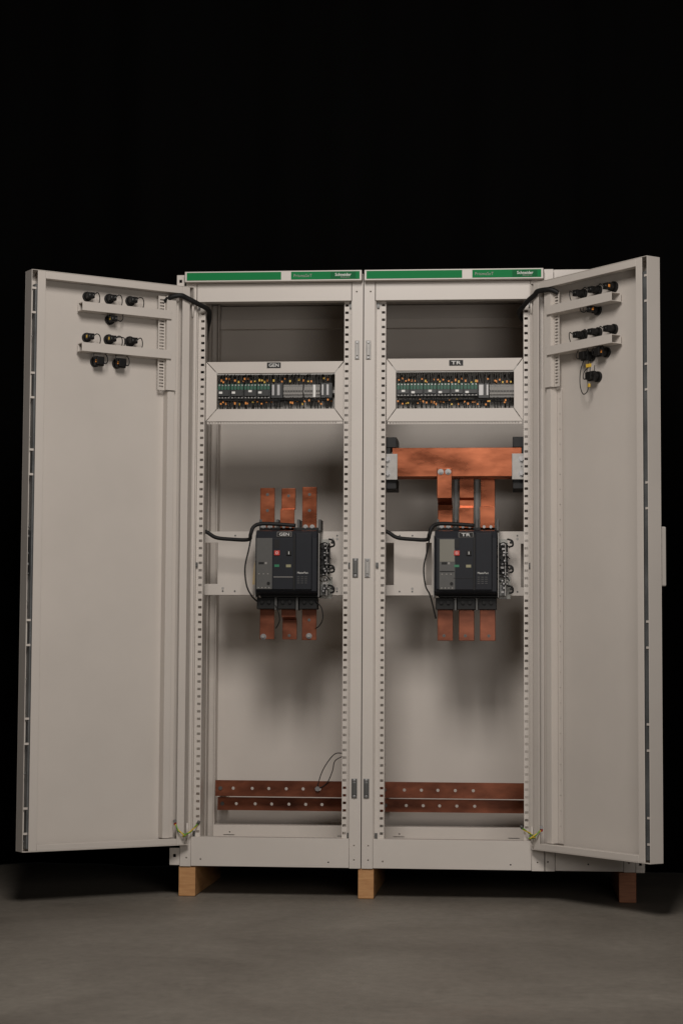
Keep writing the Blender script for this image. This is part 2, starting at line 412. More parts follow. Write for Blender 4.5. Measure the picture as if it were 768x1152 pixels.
dR = door('R', cabR, 2.2386, .56, -.0199, (.530, .558), .582)

def door_pt(side, s, n, z):
    if side == 'L': th, h = 2.5096, (-.5657, -.0199); d = (math.cos(th), -math.sin(th)); q = (math.sin(th), math.cos(th))
    else: th, h = 2.2386, (.56, -.0199); d = (-math.cos(th), -math.sin(th)); q = (-math.sin(th), math.cos(th))
    return Vector((h[0] + d[0] * s + q[0] * n, h[1] + d[1] * s + q[1] * n, z))

# ------------------------------------------------------------------ pilot lamps on the doors
def pilot(side, s, z, label, hang=False, kind='lamp', mark=None, loops=1):
    sg = 1. if side == 'L' else -1.
    th = 2.5096 if side == 'L' else 2.2386
    o = empty('pilot_lamp' if kind == 'lamp' else 'rotary_switch', door_pt(side, s, -.052, z), label, 'pilot lamp' if kind == 'lamp' else 'switch', 'lamp and switch backs on the cabinet doors')
    o.rotation_euler.z = -th if side == 'L' else math.pi + th
    o.rotation_euler.z += random.uniform(-.05, .05)
    k = random.uniform(.93, 1.07); o.scale = (.92, .62, .92)
    b = MB(sg); b.cyl((0, 0, 0), (0, .014, 0), .0185 * k, BLACK, n=18); b.cyl((0, .0142, 0), (0, .038, 0), .0135 * k, BLACK, n=18)
    b.build('body', o, .001)
    b = MB(sg)
    if kind == 'lamp':
        b.box(-.0135, .0135, .0384, .064, -.0105, .0105, BLACK); b.box(-.0095, .0095, .0643, .069, -.008, .008, BLACK)
        b.cyl((-.007, .069, .0), (-.007, .0708, .0), .0028, DSTEEL); b.cyl((.007, .069, 0), (.007, .0708, 0), .0028, DSTEEL)
    else:
        b.box(-.020, .016, .0384, .056, -.017, .017, BLACK); b.box(-.016, .012, .0563, .074, -.013, .013, BLACK)
    b.build('contact_block', o, .0015)
    if mark:
        b = MB(sg); b.box(.004, .0152, .050, .061, -.006, .004, mark); b.build('marker', o, .0006)
    for q in range(loops):
        up = -1 if not hang else 1
        e = -.030 - .010 * q + random.uniform(-.004, .004)
        zt = (.004 if not hang else .0)
        b = MB(sg)
        if not hang:
            b.tube([(-.008, .066, 0), (-.020, .072, .009 * (1 - q * .5)), (e, .066, .004), (e - .006, .056, -.012), (e - .005, .042, -.034)], .0019, RUBBER)
        else:
            b.tube([(-.008, .066, -.002), (-.022, .071, -.010), (e - .004, .064, .002), (e - .004, .054, .020), (-.020, .040, .036)], .0019, RUBBER)
        b.build('wire', o)
    if hang:
        b = MB(sg); b.tube([(.010, .060, 0), (.022, .066, .004), (.023, .060, .020), (.014, .046, .036)], .0016, RUBBER); b.build('wire', o)
    return o
pos = ['farthest from its hinge', 'middle of the row', 'nearest its hinge']
for side, nm in (('L', 'left'), ('R', 'right')):
    ss = (.377, .297, .220) if side == 'L' else (.372, .295, .222)
    for row, z, mk in (('upper', 1.985, (None, None, None)), ('lower', 1.848, (YELLOW, YELLOW, None) if side == 'L' else (None, None, None))):
        for i, s in enumerate(ss):
            mm = mk[i]
            if side == 'R' and row == 'upper' and i == 0: mm = ORANGE
            pilot(side, s, z, 'lamp back above the %s rail, %s door, %s' % (row, nm, pos[i]), mark=mm, loops=2 if (row == 'lower' and i == 1) else 1)
pilot('L', .294, 1.915, 'black lamp back hanging just below the upper rail of the left door', True, mark=YELLOW)
pilot('R', .292, 1.922, 'black lamp back hanging just below the upper rail of the right door', True, mark=ORANGE, loops=2)
pilot('L', .345, 1.769, 'black switch back below the lower rail of the left door, farther from the hinge', True, 'switch', ORANGE)
pilot('L', .266, 1.769, 'black switch back below the lower rail of the left door, nearer the hinge', True, 'switch', ORANGE)
pilot('R', .336, 1.778, 'switch back with orange mark below the right door lower rail', True, 'switch', ORANGE)
pilot('R', .262, 1.774, 'wide black switch back without mark below the right door lower rail', True, 'switch')
o = pilot('R', .292, 1.704, 'lowest black switch back of the right door, dangling under the other two', True, 'switch')
b = MB(-1.)
b.tube([(-.01, .07, .012), (-.008, .066, .035), (-.006, .06, .058)], .0017, RUBBER); b.build('wire', o)
b = MB(-1.); b.tube([(.008, .07, .012), (.006, .066, .035), (.008, .06, .058)], .0017, RUBBER); b.build('wire', o)
b = MB(-1.); b.tube([(-.034, .058, .06), (-.046, .066, .02), (-.046, .068, -.03), (-.028, .070, -.062), (-.004, .070, -.050), (-.004, .072, -.012)], .0019, RUBBER); b.build('wire', o)
b = MB(-1.)
for (x, z) in ((-.008, .036), (.006, .036), (.0, -.034)): b.box(x - .0045, x + .0045, .064, .072, z - .006, z + .006, YELLOW)
b.build('marker', o)

# ------------------------------------------------------------------ control panels
def control_panel(side):
    if side == 'L':
        X0, X1, Z0, Z1 = -.5365, -.0645, 1.597, 1.801; x0, x1, z0, z1 = -.5, -.096, 1.639, 1.762
        lab = 'control panel lettered GEN with four contactors, left cabinet'
        U = lambda u: -.5 + (u - 68) * .000679; W = lambda v: 1.762 - (v - 117) * .000687
        name, lx, lz = 'GEN', -.3045, 1.7885
    else:
        X0, X1, Z0, Z1 = .0795, .5395, 1.594, 1.808; x0, x1, z0, z1 = .111, .509, 1.638, 1.767
        lab = 'control panel lettered TR with six contactors, middle cabinet'
        U = lambda u: .111 + (u - 70) * .000667; W = lambda v: 1.767 - (v - 103) * .000679
        name, lx, lz = 'TR', .3145, 1.7925
    c = empty('control_panel', (0, 0, 0), lab, 'control panel', 'framed control panels in the cabinets')
    yo, yi, t, gp = .048, .0492, .0015, .0022
    # four mitred, inward-sloping fascia strips with open mitre gaps
    def strip(a, bb, cc, d, nm):
        f4 = [(a[0], yo, a[1]), (bb[0], yo, bb[1]), (cc[0], yi, cc[1]), (d[0], yi, d[1])]
        m = MB(); m.hexa(f4, [(p[0], p[1] + t, p[2]) for p in f4], PAINT)
        m2 = [(d[0], yi + t, d[1]), (cc[0], yi + t, cc[1]), (cc[0], yi + .018, cc[1]), (d[0], yi + .018, d[1])]
        dx = .0012 if d[0] == cc[0] and d[0] < (x0 + x1) / 2 else (-.0012 if d[0] == cc[0] else 0); dz = 0 if d[0] == cc[0] else (.0012 if d[1] < (z0 + z1) / 2 else -.0012)
        m.hexa(m2, [(p[0] - dx, p[1], p[2] - dz) for p in m2], PAINT)
        return m.build(nm, c, .0005)
    strip((X0 + gp, Z1), (X1 - gp, Z1), (x1 - gp, z1), (x0 + gp, z1), 'top_fascia')
    strip((X0 + gp, Z0), (X1 - gp, Z0), (x1 - gp, z0), (x0 + gp, z0), 'bottom_fascia')
    strip((X0, Z0 + gp * .5), (X0, Z1 - gp * .5), (x0, z1 - gp * .5), (x0, z0 + gp * .5), 'side_fascia')
    strip((X1, Z0 + gp * .5), (X1, Z1 - gp * .5), (x1, z1 - gp * .5), (x1, z0 + gp * .5), 'side_fascia')
    m = MB(); m.plate(X0 + .004, X1 - .004, Z0 - .009, Z0 - .0005, yo + .004, yo + .006, PAINT, [(X0 + .010 + .0098 * k, X0 + .0155 + .0098 * k, Z0 - .007, Z0 - .0025) for k in range(45)]); m.build('slotted_edge', c)
    m = MB(); m.box(x0 - .02, x1 + .02, .150, .152, z0 - .03, z1 + .03, GALV); m.build('mounting_plate', c)
    for zz in (z1 + .002, z0 - .016):
        m = MB(); a = x0 - .01; k = 0
        m.box(x0 - .012, x1 + .012, .105, .149, zz - .002, zz, LGREY)
        while a < x1 + .008:
            m.box(a, a + .0042, .103, .1045, zz - (.020 if zz > z0 + .05 else -.0), zz + (.0 if zz > z0 + .05 else .028), LGREY); a += .0078
        m.build('wire_duct', c)
    m = MB(); m.box(lx - .0235, lx + .0235, yo - .0012, yo + .003, lz - .0095, lz + .0095, BLACK)
    m.text(name, lx, lz, yo - .0013, .034 if side == 'L' else .033, .0115, WHITE, bold=.005); m.build('name_plate', c)
    m = MB(); m.box(x0, x1, .118, .130, W(205), W(190), GALV); m.build('din_rail', c)
    # contactors
    ed = [66, 131, 199, 265, 334] if side == 'L' else [72, 138, 208, 276, 345, 412, 485]
    top, mid, bot = (163, 192, 238) if side == 'L' else (158, 190, 225)
    for k, (a, d) in enumerate(zip(ed, ed[1:])):
        hi = (k % 2 == 0) if side == 'R' else (k == 2)
        g0 = .0006
        m = MB(); xa, xb = U(a) + g0, U(d) - g0
        m.box(xa, xb, .082, .117, W(bot), W(mid) - .0004, CONT); m.box(xa + .003, xb - .003, .074, .0817, W(bot) + .008, W(mid) - .004, CONT)
        m.box(xa, xb, .086, .117, W(mid), W(top), CONTG)
        for q in range(4):
            x = xa + (q + .5) * (xb - xa) / 4
            m.cyl((x, .0845, W(top + 7)), (x, .087, W(top + 7)), .0030, STEEL, n=8); m.cyl((x, .0805, W(bot - 5)), (x, .0825, W(bot - 5)), .0026, GALV, n=8)
            m.box(x + .0035, x + .0055, .081, .0857, W(mid) + .001, W(top), CONT)
        o = m.build('contactor', c, .0005)
        lx2, lz2 = xa + (.022 if hi else .011), W(mid + (10 if hi else 17))
        m = MB(); m.box(lx2 - .0058, lx2 + .0058, .0728, .0738, lz2 - .0036, lz2 + .0036, WHITE); m.build('tag', o)
    # silver power modules, terminal rows
    def module(u0, u1, bars):
        m = MB(); m.box(U(u0), U(u1), .085, .117, W(235), W(160), CONT)
        for (a, d) in bars: m.box(U(a), U(d), .0835, .0848, W(222), W(168), STEEL)
        m.build('relay_module', c, .0005)
    def terms(u0, u1, n):
        for k in range(n):
            a = U(u0 + (u1 - u0) * k / n) + .0003; d = U(u0 + (u1 - u0) * (k + 1) / n) - .0003; xm = (a + d) / 2; w = (d - a) * .28
            m = MB(); m.box(a, d, .090, .117, W(232), W(168), LGREY)
            m.box(a, d, .084, .0898, W(218), W(182), LGREY)
            m.box(xm - w, xm + w, .0832, .0842, W(207), W(197), BLACK); m.box(xm - w, xm + w, .0893, .0902, W(229), W(223), DSTEEL); m.box(xm - w, xm + w, .0893, .0902, W(178), W(172), DSTEEL)
            m.build('terminal_block', c)
    if side == 'L':
        module(336, 396, ((341, 353), (367, 381))); terms(399, 496, 12); terms(503, 548, 6)
        m = MB(); m.box(U(549), U(562), .082, .117, W(232), W(170), WHITE); m.build('end_stop', c)
        terms(563, 583, 2); module(588, 645, ((592, 602), (616, 628)))
    else:
        module(487, 541, ((489, 512), (527, 537)))
        terms(544, 666, 16)
    # wires with their marking sleeves
    ncol = 36
    for rowi, (v0, v1) in enumerate(((118, 160), (238, 296))):
        for k in range(ncol):
            u = (72 if side == 'L' else 76) + (650 - 72) * (k + random.uniform(.1, .9)) / ncol
            x = U(u); za, zb_ = (W(v0 - 4), W(v1 + 4)) if rowi == 0 else (W(v1 + 3), W(v0 - 6))
            dx = random.uniform(-.008, .008); y = random.uniform(.080, .098)
            m = MB(); m.tube([(x + dx, y + .015, za), (x + dx * .6, y - random.uniform(0, .008), za + (zb_ - za) * .45), (x, y, zb_)], .00165, RUBBER, n=6, sub=4)
            left = u < (345 if side == 'L' else 480)
            pr = .85 if left else (.6 if 480 < u < 560 or side == 'R' else .45)
            if random.random() < pr:
                ff = random.uniform(.45, .85); zc = za + (zb_ - za) * ff; xc = x + dx * .35 * (1 - ff)
                mm = random.choice((ORANGE, ORANGE, YELLOW)); h = random.uniform(.0025, .0042)
                m.box(xc - .0026, xc + .0026, y - .0072, y - .0015, zc - h, zc + h, mm)
            m.build('wire', c)
    for q in range(3):      # loose bundles running sideways
        m = MB(); pts = [(x0 + (x1 - x0) * t, .080 + random.uniform(-.004, .006), W(244) + random.uniform(-.006, .003)) for t in [.03 + .94 * i / 7 for i in range(8)]]
        m.tube(pts, .0022, RUBBER, n=6); m.build('wire_bundle', c)
    return c
control_panel('L'); control_panel('R')

# ------------------------------------------------------------------ breaker mounting plates
for side, X0, X1, cuts, lab in (('L', -.592, -.008, [(-.560, -.516, 1.05, 1.193), (-.150, -.128, 1.05, 1.193)], 'perforated steel mounting plate behind the generator breaker, left cabinet'),
                     ('R', .018, .596, [(.062, .096, 1.047, 1.193), (.207, .226, 1.047, 1.193), (.532, .546, 1.04, 1.19)], 'grey steel mounting plate behind the transformer breaker, middle cabinet')):
    c = empty('mounting_plate', (0, 0, 0), lab, 'mounting plate', 'steel plates carrying the breakers')
    b = MB(); hs = list(cuts)
    b.plate(X0 + .01, X1 - .01, 1.0115, 1.2325, .22, .222, PAINT, hs)
    b.box(X0 + .01, X1 - .01, .2225, .26, 1.2305, 1.2325, PAINT); b.box(X0 + .01, X1 - .01, .2225, .26, 1.0115, 1.0135, PAINT)
    b.build('plate', c, .0008)
    for x in ((-.497, -.455, -.115, -.100) if side == 'L' else (.116, .160, .520)):
        for z in (1.218, 1.207, 1.035, 1.025):
            if random.random() < .8:
                b = MB(); b.cyl((x, .2185, z), (x, .2202, z), .0030 if z in (1.218, 1.025) else .0045, DSTEEL if z in (1.218, 1.025) else GALV, n=10); b.build('screw', c)

# ------------------------------------------------------------------ circuit breakers
def breaker(side, ox, lab):
    c = empty('circuit_breaker', (ox, .07, 1.008), lab, 'circuit breaker', 'black three pole circuit breakers')
    K = .213 / 450
    U = lambda u: (u - 330) * K; W = lambda v: .222 - (v - 160) * .222 / 480
    xl, xr = U(112), U(555)
    b = MB()
    b.prism([(.006, W(625)), (.0, W(612)), (.0, W(222)), (.014, W(172)), (.030, W(162)), (.118, W(162)), (.118, W(640)), (.03, W(640))], 'x', xl, xr, NAVY)
    b.build('body', c, .003)
    b = MB(); b.box(U(120), U(520), -.008, -.0005, W(603), W(222), NAVY2); b.build('front_cover', c, .003)
    # trip unit
    b = MB(); ta, tb = (U(122), U(236)) if side == 'L' else (U(146), U(258))
    b.box(ta, tb, -.0125, -.0085, W(600), W(226 if side == 'L' else 232), TRIP)
    b.cyl(((ta + tb) / 2 + .015, -.0150, W(558)), ((ta + tb) / 2 + .015, -.0126, W(558)), .0055, BLACK)
    for q in range(4): b.cyl((ta + .008 + q * .012, -.0138, W(590)), (ta + .008 + q * .012, -.0126, W(590)), .0024, LGREY, n=8)
    for q in range(3): b.box(ta + .007 + q * .015, ta + .012 + q * .015, -.0132, -.0126, W(492), W(486), LGREY)
    b.box(ta + .008, ta + .026, -.0135, -.0126, W(418), W(402), BLACK); b.box(ta + .029, ta + .036, -.0135, -.0126, W(418), W(402), LGREY)
    o = b.build('trip_unit', c, .0008)
    if side == 'R':
        b = MB(); b.box(ta + .002, tb - .002, -.0138, -.0127, W(398), W(236), SCREEN); b.build('screen', o)
        b = MB(); b.box(ta + .002, tb - .002, -.0142, -.0131, W(472), W(466), BLACK); b.build('bezel', o)
    # control face
    b = MB(); b.box(U(244), U(386), -.0120, -.0085, W(600), W(226), NAVY); b.box(U(249), U(287), -.0128, -.0122, W(302), W(236), BLACK)
    b.box(U(246), U(386), -.0128, -.0122, W(514 if side == 'L' else 520), W(509 if side == 'L' else 516), LGREY if side == 'L' else BLACK)
    o = b.build('control_face', c, .0006)
    b = MB(); b.box(U(251), U(290), -.0165, -.0122, W(353), W(318), RED); b.text('O', U(270.5), W(335.5), -.0167, .009, .0095, WHITE); b.build('off_button', o, .0008)
    b = MB(); b.box(U(338), U(374), -.0165, -.0122, W(353), W(318), BLACK); b.text('I', U(356), W(335.5), -.0167, .0022, .0095, WHITE); b.build('on_button', o, .0008)
    b = MB(); b.box(U(252), U(287), -.0132, -.0123, W(438), W(420), GREENI); b.build('status_window', o)
    b = MB(); b.box(U(336), U(371), -.0132, -.0123, W(440), W(420), CREAM); b.build('status_window', o)
    # right hand cover with rating plate
    b = MB(); b.box(U(402), U(519), -.0125, -.0085, W(603), W(186), NAVY); b.build('side_cover', c, .003)
    b = MB(); b.text('MasterPact', U(456), W(480), -.0127, .036, .0065, WHITE)
    for q in range(4):
        for r_ in range(3): b.box(U(416 + r_ * 27), U(434 + r_ * 27), -.0131, -.0127, W(512 + q * 15), W(508 + q * 15), TRIP)
    b.build('rating_print', c)
    # recess line between the covers
    b = MB(); b.box(U(387), U(401), -.0105, -.0084, W(603), W(200), BLACK); b.build('cover_gap', c)
    # name label
    lx = U(319) if side == 'L' else U(334); lz = W(197 if side == 'L' else 201)
    b = MB(); b.box(lx - .0245, lx + .0245, -.0020, .013, lz - .0085, lz + .0085, LGREY); b.box(lx - .0232, lx + .0232, -.0030, -.0021, lz - .0073, lz + .0073, BLACK)
    b.text('GEN' if side == 'L' else 'TR', lx, lz, -.0031, .034 if side == 'L' else .030, .0102, WHITE, bold=.005); b.build('name_label', c)
    # upper terminals, phase barriers, bolts
    bars = (-.0735, -.0025, .0715) if side == 'L' else (-.0705, .0020, .0735)
    b = MB(); b.box(xl + .006, xr - .004, .060, .118, W(159), W(138), BLACK); b.build('upper_terminal_block', c, .001)
    for x in (xl + .008, (bars[0] + bars[1]) / 2, (bars[1] + bars[2]) / 2, xr + .001):
        b = MB(); b.box(x - .0045, x + .0045, .070, .150, W(160), W(76), TRIP); b.build('phase_barrier', c, .001)
    for x in bars:
        for dx in (-.0115, .0115):
            b = MB(); b.cyl((x + dx, .062, W(134)), (x + dx, .072, W(134)), .0085, GALV, n=16); b.cyl((x + dx, .056, W(134)), (x + dx, .0615, W(134)), .0055, STEEL, n=6); b.build('terminal_bolt', c)
    # lower terminals
    b = MB(); b.box(xl + .012, xr + .006, .030, .110, W(655), W(641), BLACK)
    for x in bars:
        b.box(x - .031, x + .031, .055, .110, W(742), W(656), BLACK)
    b.build('lower_terminal_block', c, .002)
    for x in ((bars[0] + bars[1]) / 2, (bars[1] + bars[2]) / 2):
        b = MB(); b.box(x - .0035, x + .0035, .046, .125, W(748), W(658), TRIP); b.build('phase_barrier', c)
    for x in bars:
        for dx in (-.012, .012):
            b = MB(); b.cyl((x + dx, .047, W(690)), (x + dx, .0545, W(690)), .006, BLACK, n=12); b.build('terminal_bolt', c)
    # side plates and auxiliary terminal column
    b = MB(); b.box(xr + .003, xr + .005, .02, .13, W(655), W(185), GALV); b.build('side_plate', c)
    b = MB(); b.box(xl - .005, xl - .003, .03, .13, W(655), W(200), GALV); b.build('side_plate', c)
    b = MB(); b.box(xr + .0055, xr + .044, .100, .102, W(660), W(500), CLEAR); b.box(xr + .0055, xr + .034, .100, .102, W(499), W(220), CLEAR); b.build('clear_shield', c)
    b = MB(); b.box(xr + .006, xr + .036, .075, .099, W(480), W(250), BLACK); b.box(xr + .006, xr + .03, .070, .098, W(640), W(560), DSTEEL); b.build('auxiliary_block', c, .0015)
    rng = random.Random(5 if side == 'L' else 9)
    b = MB(); b.box(xr + .026, xr + .0285, .060, .0745, W(640), W(255), GALV); b.build('terminal_rail', c)
    for k in range(13):
        z = W(262 + k * 29 + rng.uniform(-8, 8)) ; w = rng.uniform(.008, .018); off = rng.uniform(-.003, .006)
        b = MB(); b.box(xr + .014 + off, xr + .014 + off + w, .056, .070, z - .0035, z + .0035, rng.choice((BLACK, BLACK, GALV)))
        b.cyl((xr + .020 + off, .052, z), (xr + .020 + off, .0558, z), .0032, STEEL, n=8)
        if rng.random() < .6: b.box(xr + .031, xr + .031 + rng.uniform(.002, .008), .055, .066, z - .0014, z + .0014, GALV)
        b.build('auxiliary_terminal', c)
    for (v, r_) in ((250, .010), (440, .008), (590, .012)):
        b = MB(); z = W(v); b.tube([(xr + .034, .062, z + .012), (xr + .050, .058, z + .006), (xr + .052, .060, z - .010), (xr + .040, .062, z - .014)], .0032, BLACK, n=8)
        b.cyl((xr + .046, .050, z), (xr + .046, .060, z), .0045, BLACK); b.build('plug', c)
    for k in range(4):
        z = W(300 + 80 * k)
        b = MB(); b.tube([(xr + .012, .066, z), (xr + .002, .045, z + .012), (xr + .024, .040, z + .022), (xr + .042, .052, z + .004)], .0016, RUBBER, n=6); b.build('wire', c)
    return c, bars
bkL, barsL = breaker('L', -.2615, 'black circuit breaker labelled GEN with dark grey trip unit, left cabinet')
bkR, barsR = breaker('R', .3455, 'black circuit breaker labelled TR with lighter screen, middle cabinet')

# ------------------------------------------------------------------ copper
def vbar(pts, x0, x1, th, m, holes=()):
    """strap following (y,z) points, width x0..x1"""
    b = MB(); P = [Vector((0, y, z)) for y, z in pts]; off = []
    for i, p in enumerate(P):
        d = (P[min(i + 1, len(P) - 1)] - P[max(i - 1, 0)]).normalized(); n = Vector((0, -d.z, d.y)); 
        if n.y > 0: n = -n
        off.append((p, p - n * th))
    for (a, a2), (c, c2) in zip(off, off[1:]):
        b.hexa([(x0, a.y, a.z), (x1, a.y, a.z), (x1, c.y, c.z), (x0, c.y, c.z)], [(x0, a2.y, a2.z), (x1, a2.y, a2.z), (x1, c2.y, c2.z), (x0, c2.y, c2.z)], m)
    bmesh.ops.remove_doubles(b.bm, verts=b.bm.verts, dist=1e-6)
    dup = {}
    for f in list(b.bm.faces):
        k = tuple(sorted(v.index for v in f.verts))
    b.bm.verts.index_update()
    for f in list(b.bm.faces):
        k = tuple(sorted(v.index for v in f.verts)); dup.setdefault(k, []).append(f)
    rm = [f for fs in dup.values() if len(fs) > 1 for f in fs]
    if rm: bmesh.ops.delete(b.bm, geom=rm, context='FACES_ONLY')
    return b
G1 = 'copper straps rising from the breakers'; G2 = 'copper straps hanging below the breakers'
def strap(lab, grp, pts, x0, x1, m=COPPER, holes=(), bolts=()):
    c = vbar(pts, x0, x1, .008, m).build('copper_strap', None, .0015); tag(c, lab, 'copper strap', grp)
    for (x, y, z) in holes:
        b = MB(); b.cyl((x, y - .0012, z), (x, y + .0005, z), .0052, DSTEEL, n=14); b.cyl((x, y - .0016, z), (x, y + .0001, z), .0032, TRIP, n=12); b.build('bolt_hole', c)
    for (x, y, z) in bolts:
        b = MB(); b.cyl((x, y - .003, z), (x, y - .0002, z), .010, STEEL, n=18); b.cyl((x, y - .010, z), (x, y - .0032, z), .0068, STEEL, n=6); b.cyl((x, y - .013, z), (x, y - .0102, z), .0035, GALV, n=10); b.build('bolt', c)
    return c
cx = -.2615
a = [cx + v for v in barsL]
strap('left copper strap rising above the breaker labelled GEN', G1, [(.15, 1.22), (.15, 1.378)], a[0] - .025, a[0] + .025, holes=[(a[0], .1500, 1.355), (a[0], .15, 1.30)])
strap('middle copper strap above the GEN breaker, bent back at half height', G1, [(.13, 1.22), (.13, 1.302), (.165, 1.309), (.165, 1.378)], a[1] - .0245, a[1] + .0245, holes=[(a[1], .165, 1.352)])
strap('right copper strap rising above the breaker labelled GEN', G1, [(.15, 1.22), (.15, 1.381)], a[2] - .025, a[2] + .025, holes=[(a[2], .15, 1.355), (a[2], .15, 1.30)])
strap('left dark copper strap hanging below the GEN breaker', G2, [(.165, .858), (.165, .985)], a[0] - .025, a[0] + .025, COPPERD, bolts=[(a[0] - .012, .165, .867)])
strap('middle dark copper strap below the GEN breaker, with a bend', G2, [(.20, .858), (.20, .925), (.165, .935), (.165, .985)], a[1] - .022, a[1] + .028, COPPERD, holes=[(a[1] + .002, .20, .872)])
strap('right dark copper strap hanging below the GEN breaker', G2, [(.165, .856), (.165, .985)], a[2] - .025, a[2] + .025, COPPERD, holes=[(a[2], .165, .925)], bolts=[(a[2], .165, .870)])
cx = .3455
a = [cx + v for v in barsR]
strap('left copper strap joining the TR breaker to the front of the big busbar', G1, [(.15, 1.22), (.15, 1.300), (.145, 1.318), (.066, 1.336), (.066, 1.437)], a[0] - .025, a[0] + .025, bolts=[(a[0] - .0125, .066, 1.424), (a[0] + .0125, .066, 1.424)])
strap('middle copper strap between the TR breaker and the busbar', G1, [(.13, 1.22), (.13, 1.307), (.175, 1.318), (.175, 1.336), (.165, 1.345), (.165, 1.47)], a[1] - .025, a[1] + .025)
strap('right copper strap between the TR breaker and the busbar', G1, [(.13, 1.22), (.13, 1.311), (.215, 1.320), (.215, 1.47)], a[2] - .025, a[2] + .025)
for k, nm in enumerate(('left', 'middle', 'right')):
    strap('%s dark copper strap hanging below the TR breaker' % nm, G2, [(.165, .856), (.165, .985)], a[k] - .0265, a[k] + .0265, COPPERD, holes=[(a[k] - (.004 if k < 2 else -.004), .165, .873)])

# main horizontal busbar of the middle cabinet
mb_ = empty('copper_busbar', (0, 0, 0), 'thick horizontal copper busbar across the middle cabinet, on black end supports', 'busbar')
for y in (.075, .125, .175):
    b = MB(); b.box(.098, .535, y, y + .010, 1.409, 1.507, COPPER); b.build('bar', mb_, .0015)
for x0, x1, sx in ((.068, .116, 1), (.502, .546, -1)):
    b = MB(); b.box(x0 + .002, x1 - .004, .088, .235, 1.509, 1.545, BLACK); b.build('insulator', mb_, .002)
    b = MB(); b.box(x0 + .002, x1 - .004, .088, .235, 1.368, 1.407, BLACK); b.box(x0 + .002, x0 + .024 if sx > 0 else x1 - .002, .088, .12, 1.4072, 1.5088, BLACK)
    b.build('insulator', mb_, .002)
    b = MB(); b.box(x0, x1, .068, .0735, 1.398, 1.486, GALV); b.build('end_plate', mb_, .001)
    for z in (1.466, 1.418):
        xc = (x0 + x1) / 2 - sx * .010
        b = MB(); b.cyl((xc, .066, z), (xc, .0678, z), .0115, STEEL, n=20); b.cyl((xc, .058, z), (xc, .0658, z), .0075, STEEL, n=6); b.build('bolt', mb_)
    b = MB(); b.cyl(((x0 + x1) / 2 - sx * .010, .0672, 1.442), ((x0 + x1) / 2 - sx * .010, .0679, 1.442), .0028, DSTEEL, n=10); b.build('bolt_hole', mb_)
# thin dark plates standing between the straps
for x0, x1, lab in ((.3045, .3165, 'left dark strip between copper straps above the TR breaker'), (.3755, .3885, 'right dark strip between copper straps above the TR breaker')):
    b = MB(); b.box(x0, x1, .19, .194, 1.245, 1.43, DSTEEL); tag(b.build('dark_strip', None, .001), lab, 'insulator', 'dark strips between the straps')
# horizontal bars low in the cabinets
for nm, x0, x1, h in (('left', -.5475, -.075, (-.484, -.416, -.357, -.295, -.235, -.177)), ('middle', .035, .545, (.123, .183, .241, .302, .365))):
    for row, z0, z1, y in (('upper', .3055, .3615, .435), ('lower', .2525, .2985, .49)):
        b = MB(); hh = h if row == 'upper' else tuple(v + .004 for v in h)
        b.drilled(x0, x1, z0, z1, y, y + .008, COPPERD, hh, .0056)
        o = b.build('copper_bar'); tag(o, '%s drilled dark copper bar low in the %s cabinet' % (row, nm), 'copper bar', 'drilled copper bars low in the cabinets')
        b = MB(); zc = (z0 + z1) / 2
        b.cyl((x0 + .018, y - .004, zc), (x0 + .018, y - .0003, zc), .0075, DSTEEL, n=6); b.build('bolt', o)
    b = MB(); b.box(x0 + .006, x0 + .030, .499, .565, .26, .355, PAINT)
    tag(b.build('bar_support', None, .001), 'painted support behind the left ends of the drilled copper bars, %s cabinet' % nm, 'bracket', 'supports of the drilled copper bars')

# ------------------------------------------------------------------ cables
def cable(name, lab, pts, r, m=RUBBER, cat='cable', grp=None, extra=None):
    b = MB(); b.tube(pts, r, m, n=10)
    return tag(b.build(name), lab, cat, grp)
cable('cable_loom', 'thick black cable loom bridging from the left door top into the left cabinet', [door_pt('L', .100, -.028, 1.992), door_pt('L', .088, -.008, 2.006), door_pt('L', .060, .008, 2.012), (-.592, -.050, 2.006), (-.562, -.03, 1.992), (-.528, .01, 1.976), (-.528, .05, 1.958), (-.545, .11, 1.92), (-.565, .18, 1.86), (-.574, .22, 1.76)], .0085, grp='cable looms over the hinges')
cable('cable_loom', 'thick black cable loom bridging from the right door top into the middle cabinet', [door_pt('R', .125, -.022, 2.000), door_pt('R', .105, -.004, 2.012), door_pt('R', .06, .010, 2.012), (.578, -.055, 2.003), (.556, -.03, 1.988), (.537, .01, 1.972), (.528, .06, 1.966), (.530, .16, 1.970), (.54, .28, 1.975)], .0085, grp='cable looms over the hinges')
for ox, nm, xs in ((-.2615, 'GEN', -.548), (.3455, 'TR', .070)):
    top = 1.24
    cable('cable_loom', 'black cable loom running from the left upright to the %s breaker' % nm,
          [(xs - .02, .10, 1.228), (xs + .012, .09, 1.222), (xs + .045, .09, 1.203), (xs + .10, .09, 1.197), (ox - .130, .085, 1.196), (ox - .121, .075, 1.213), (ox - .112, .078, 1.238), (ox - .088, .088, 1.250), (ox - .03, .095, 1.249), (ox + .03, .10, 1.245)], .0066, grp='cable looms to the breakers')
    cable('wire', 'thin black wire curving down the left side of the %s breaker' % nm,
          [(ox - .121, .085, 1.20), (ox - .128, .08, 1.16), (ox - .140, .08, 1.10), (ox - .134, .08, 1.04), (ox - .118, .09, 1.005), (ox - .10, .11, .985 if nm == 'GEN' else .93)], .0026, grp='thin wires beside the breakers')
cable('wire', 'thin wire looping from the right lower terminal of the GEN breaker', [(-.165, .12, .99), (-.143, .11, .965), (-.138, .11, .93), (-.150, .12, .905), (-.165, .13, .895)], .0018, grp='thin wires beside the breakers')
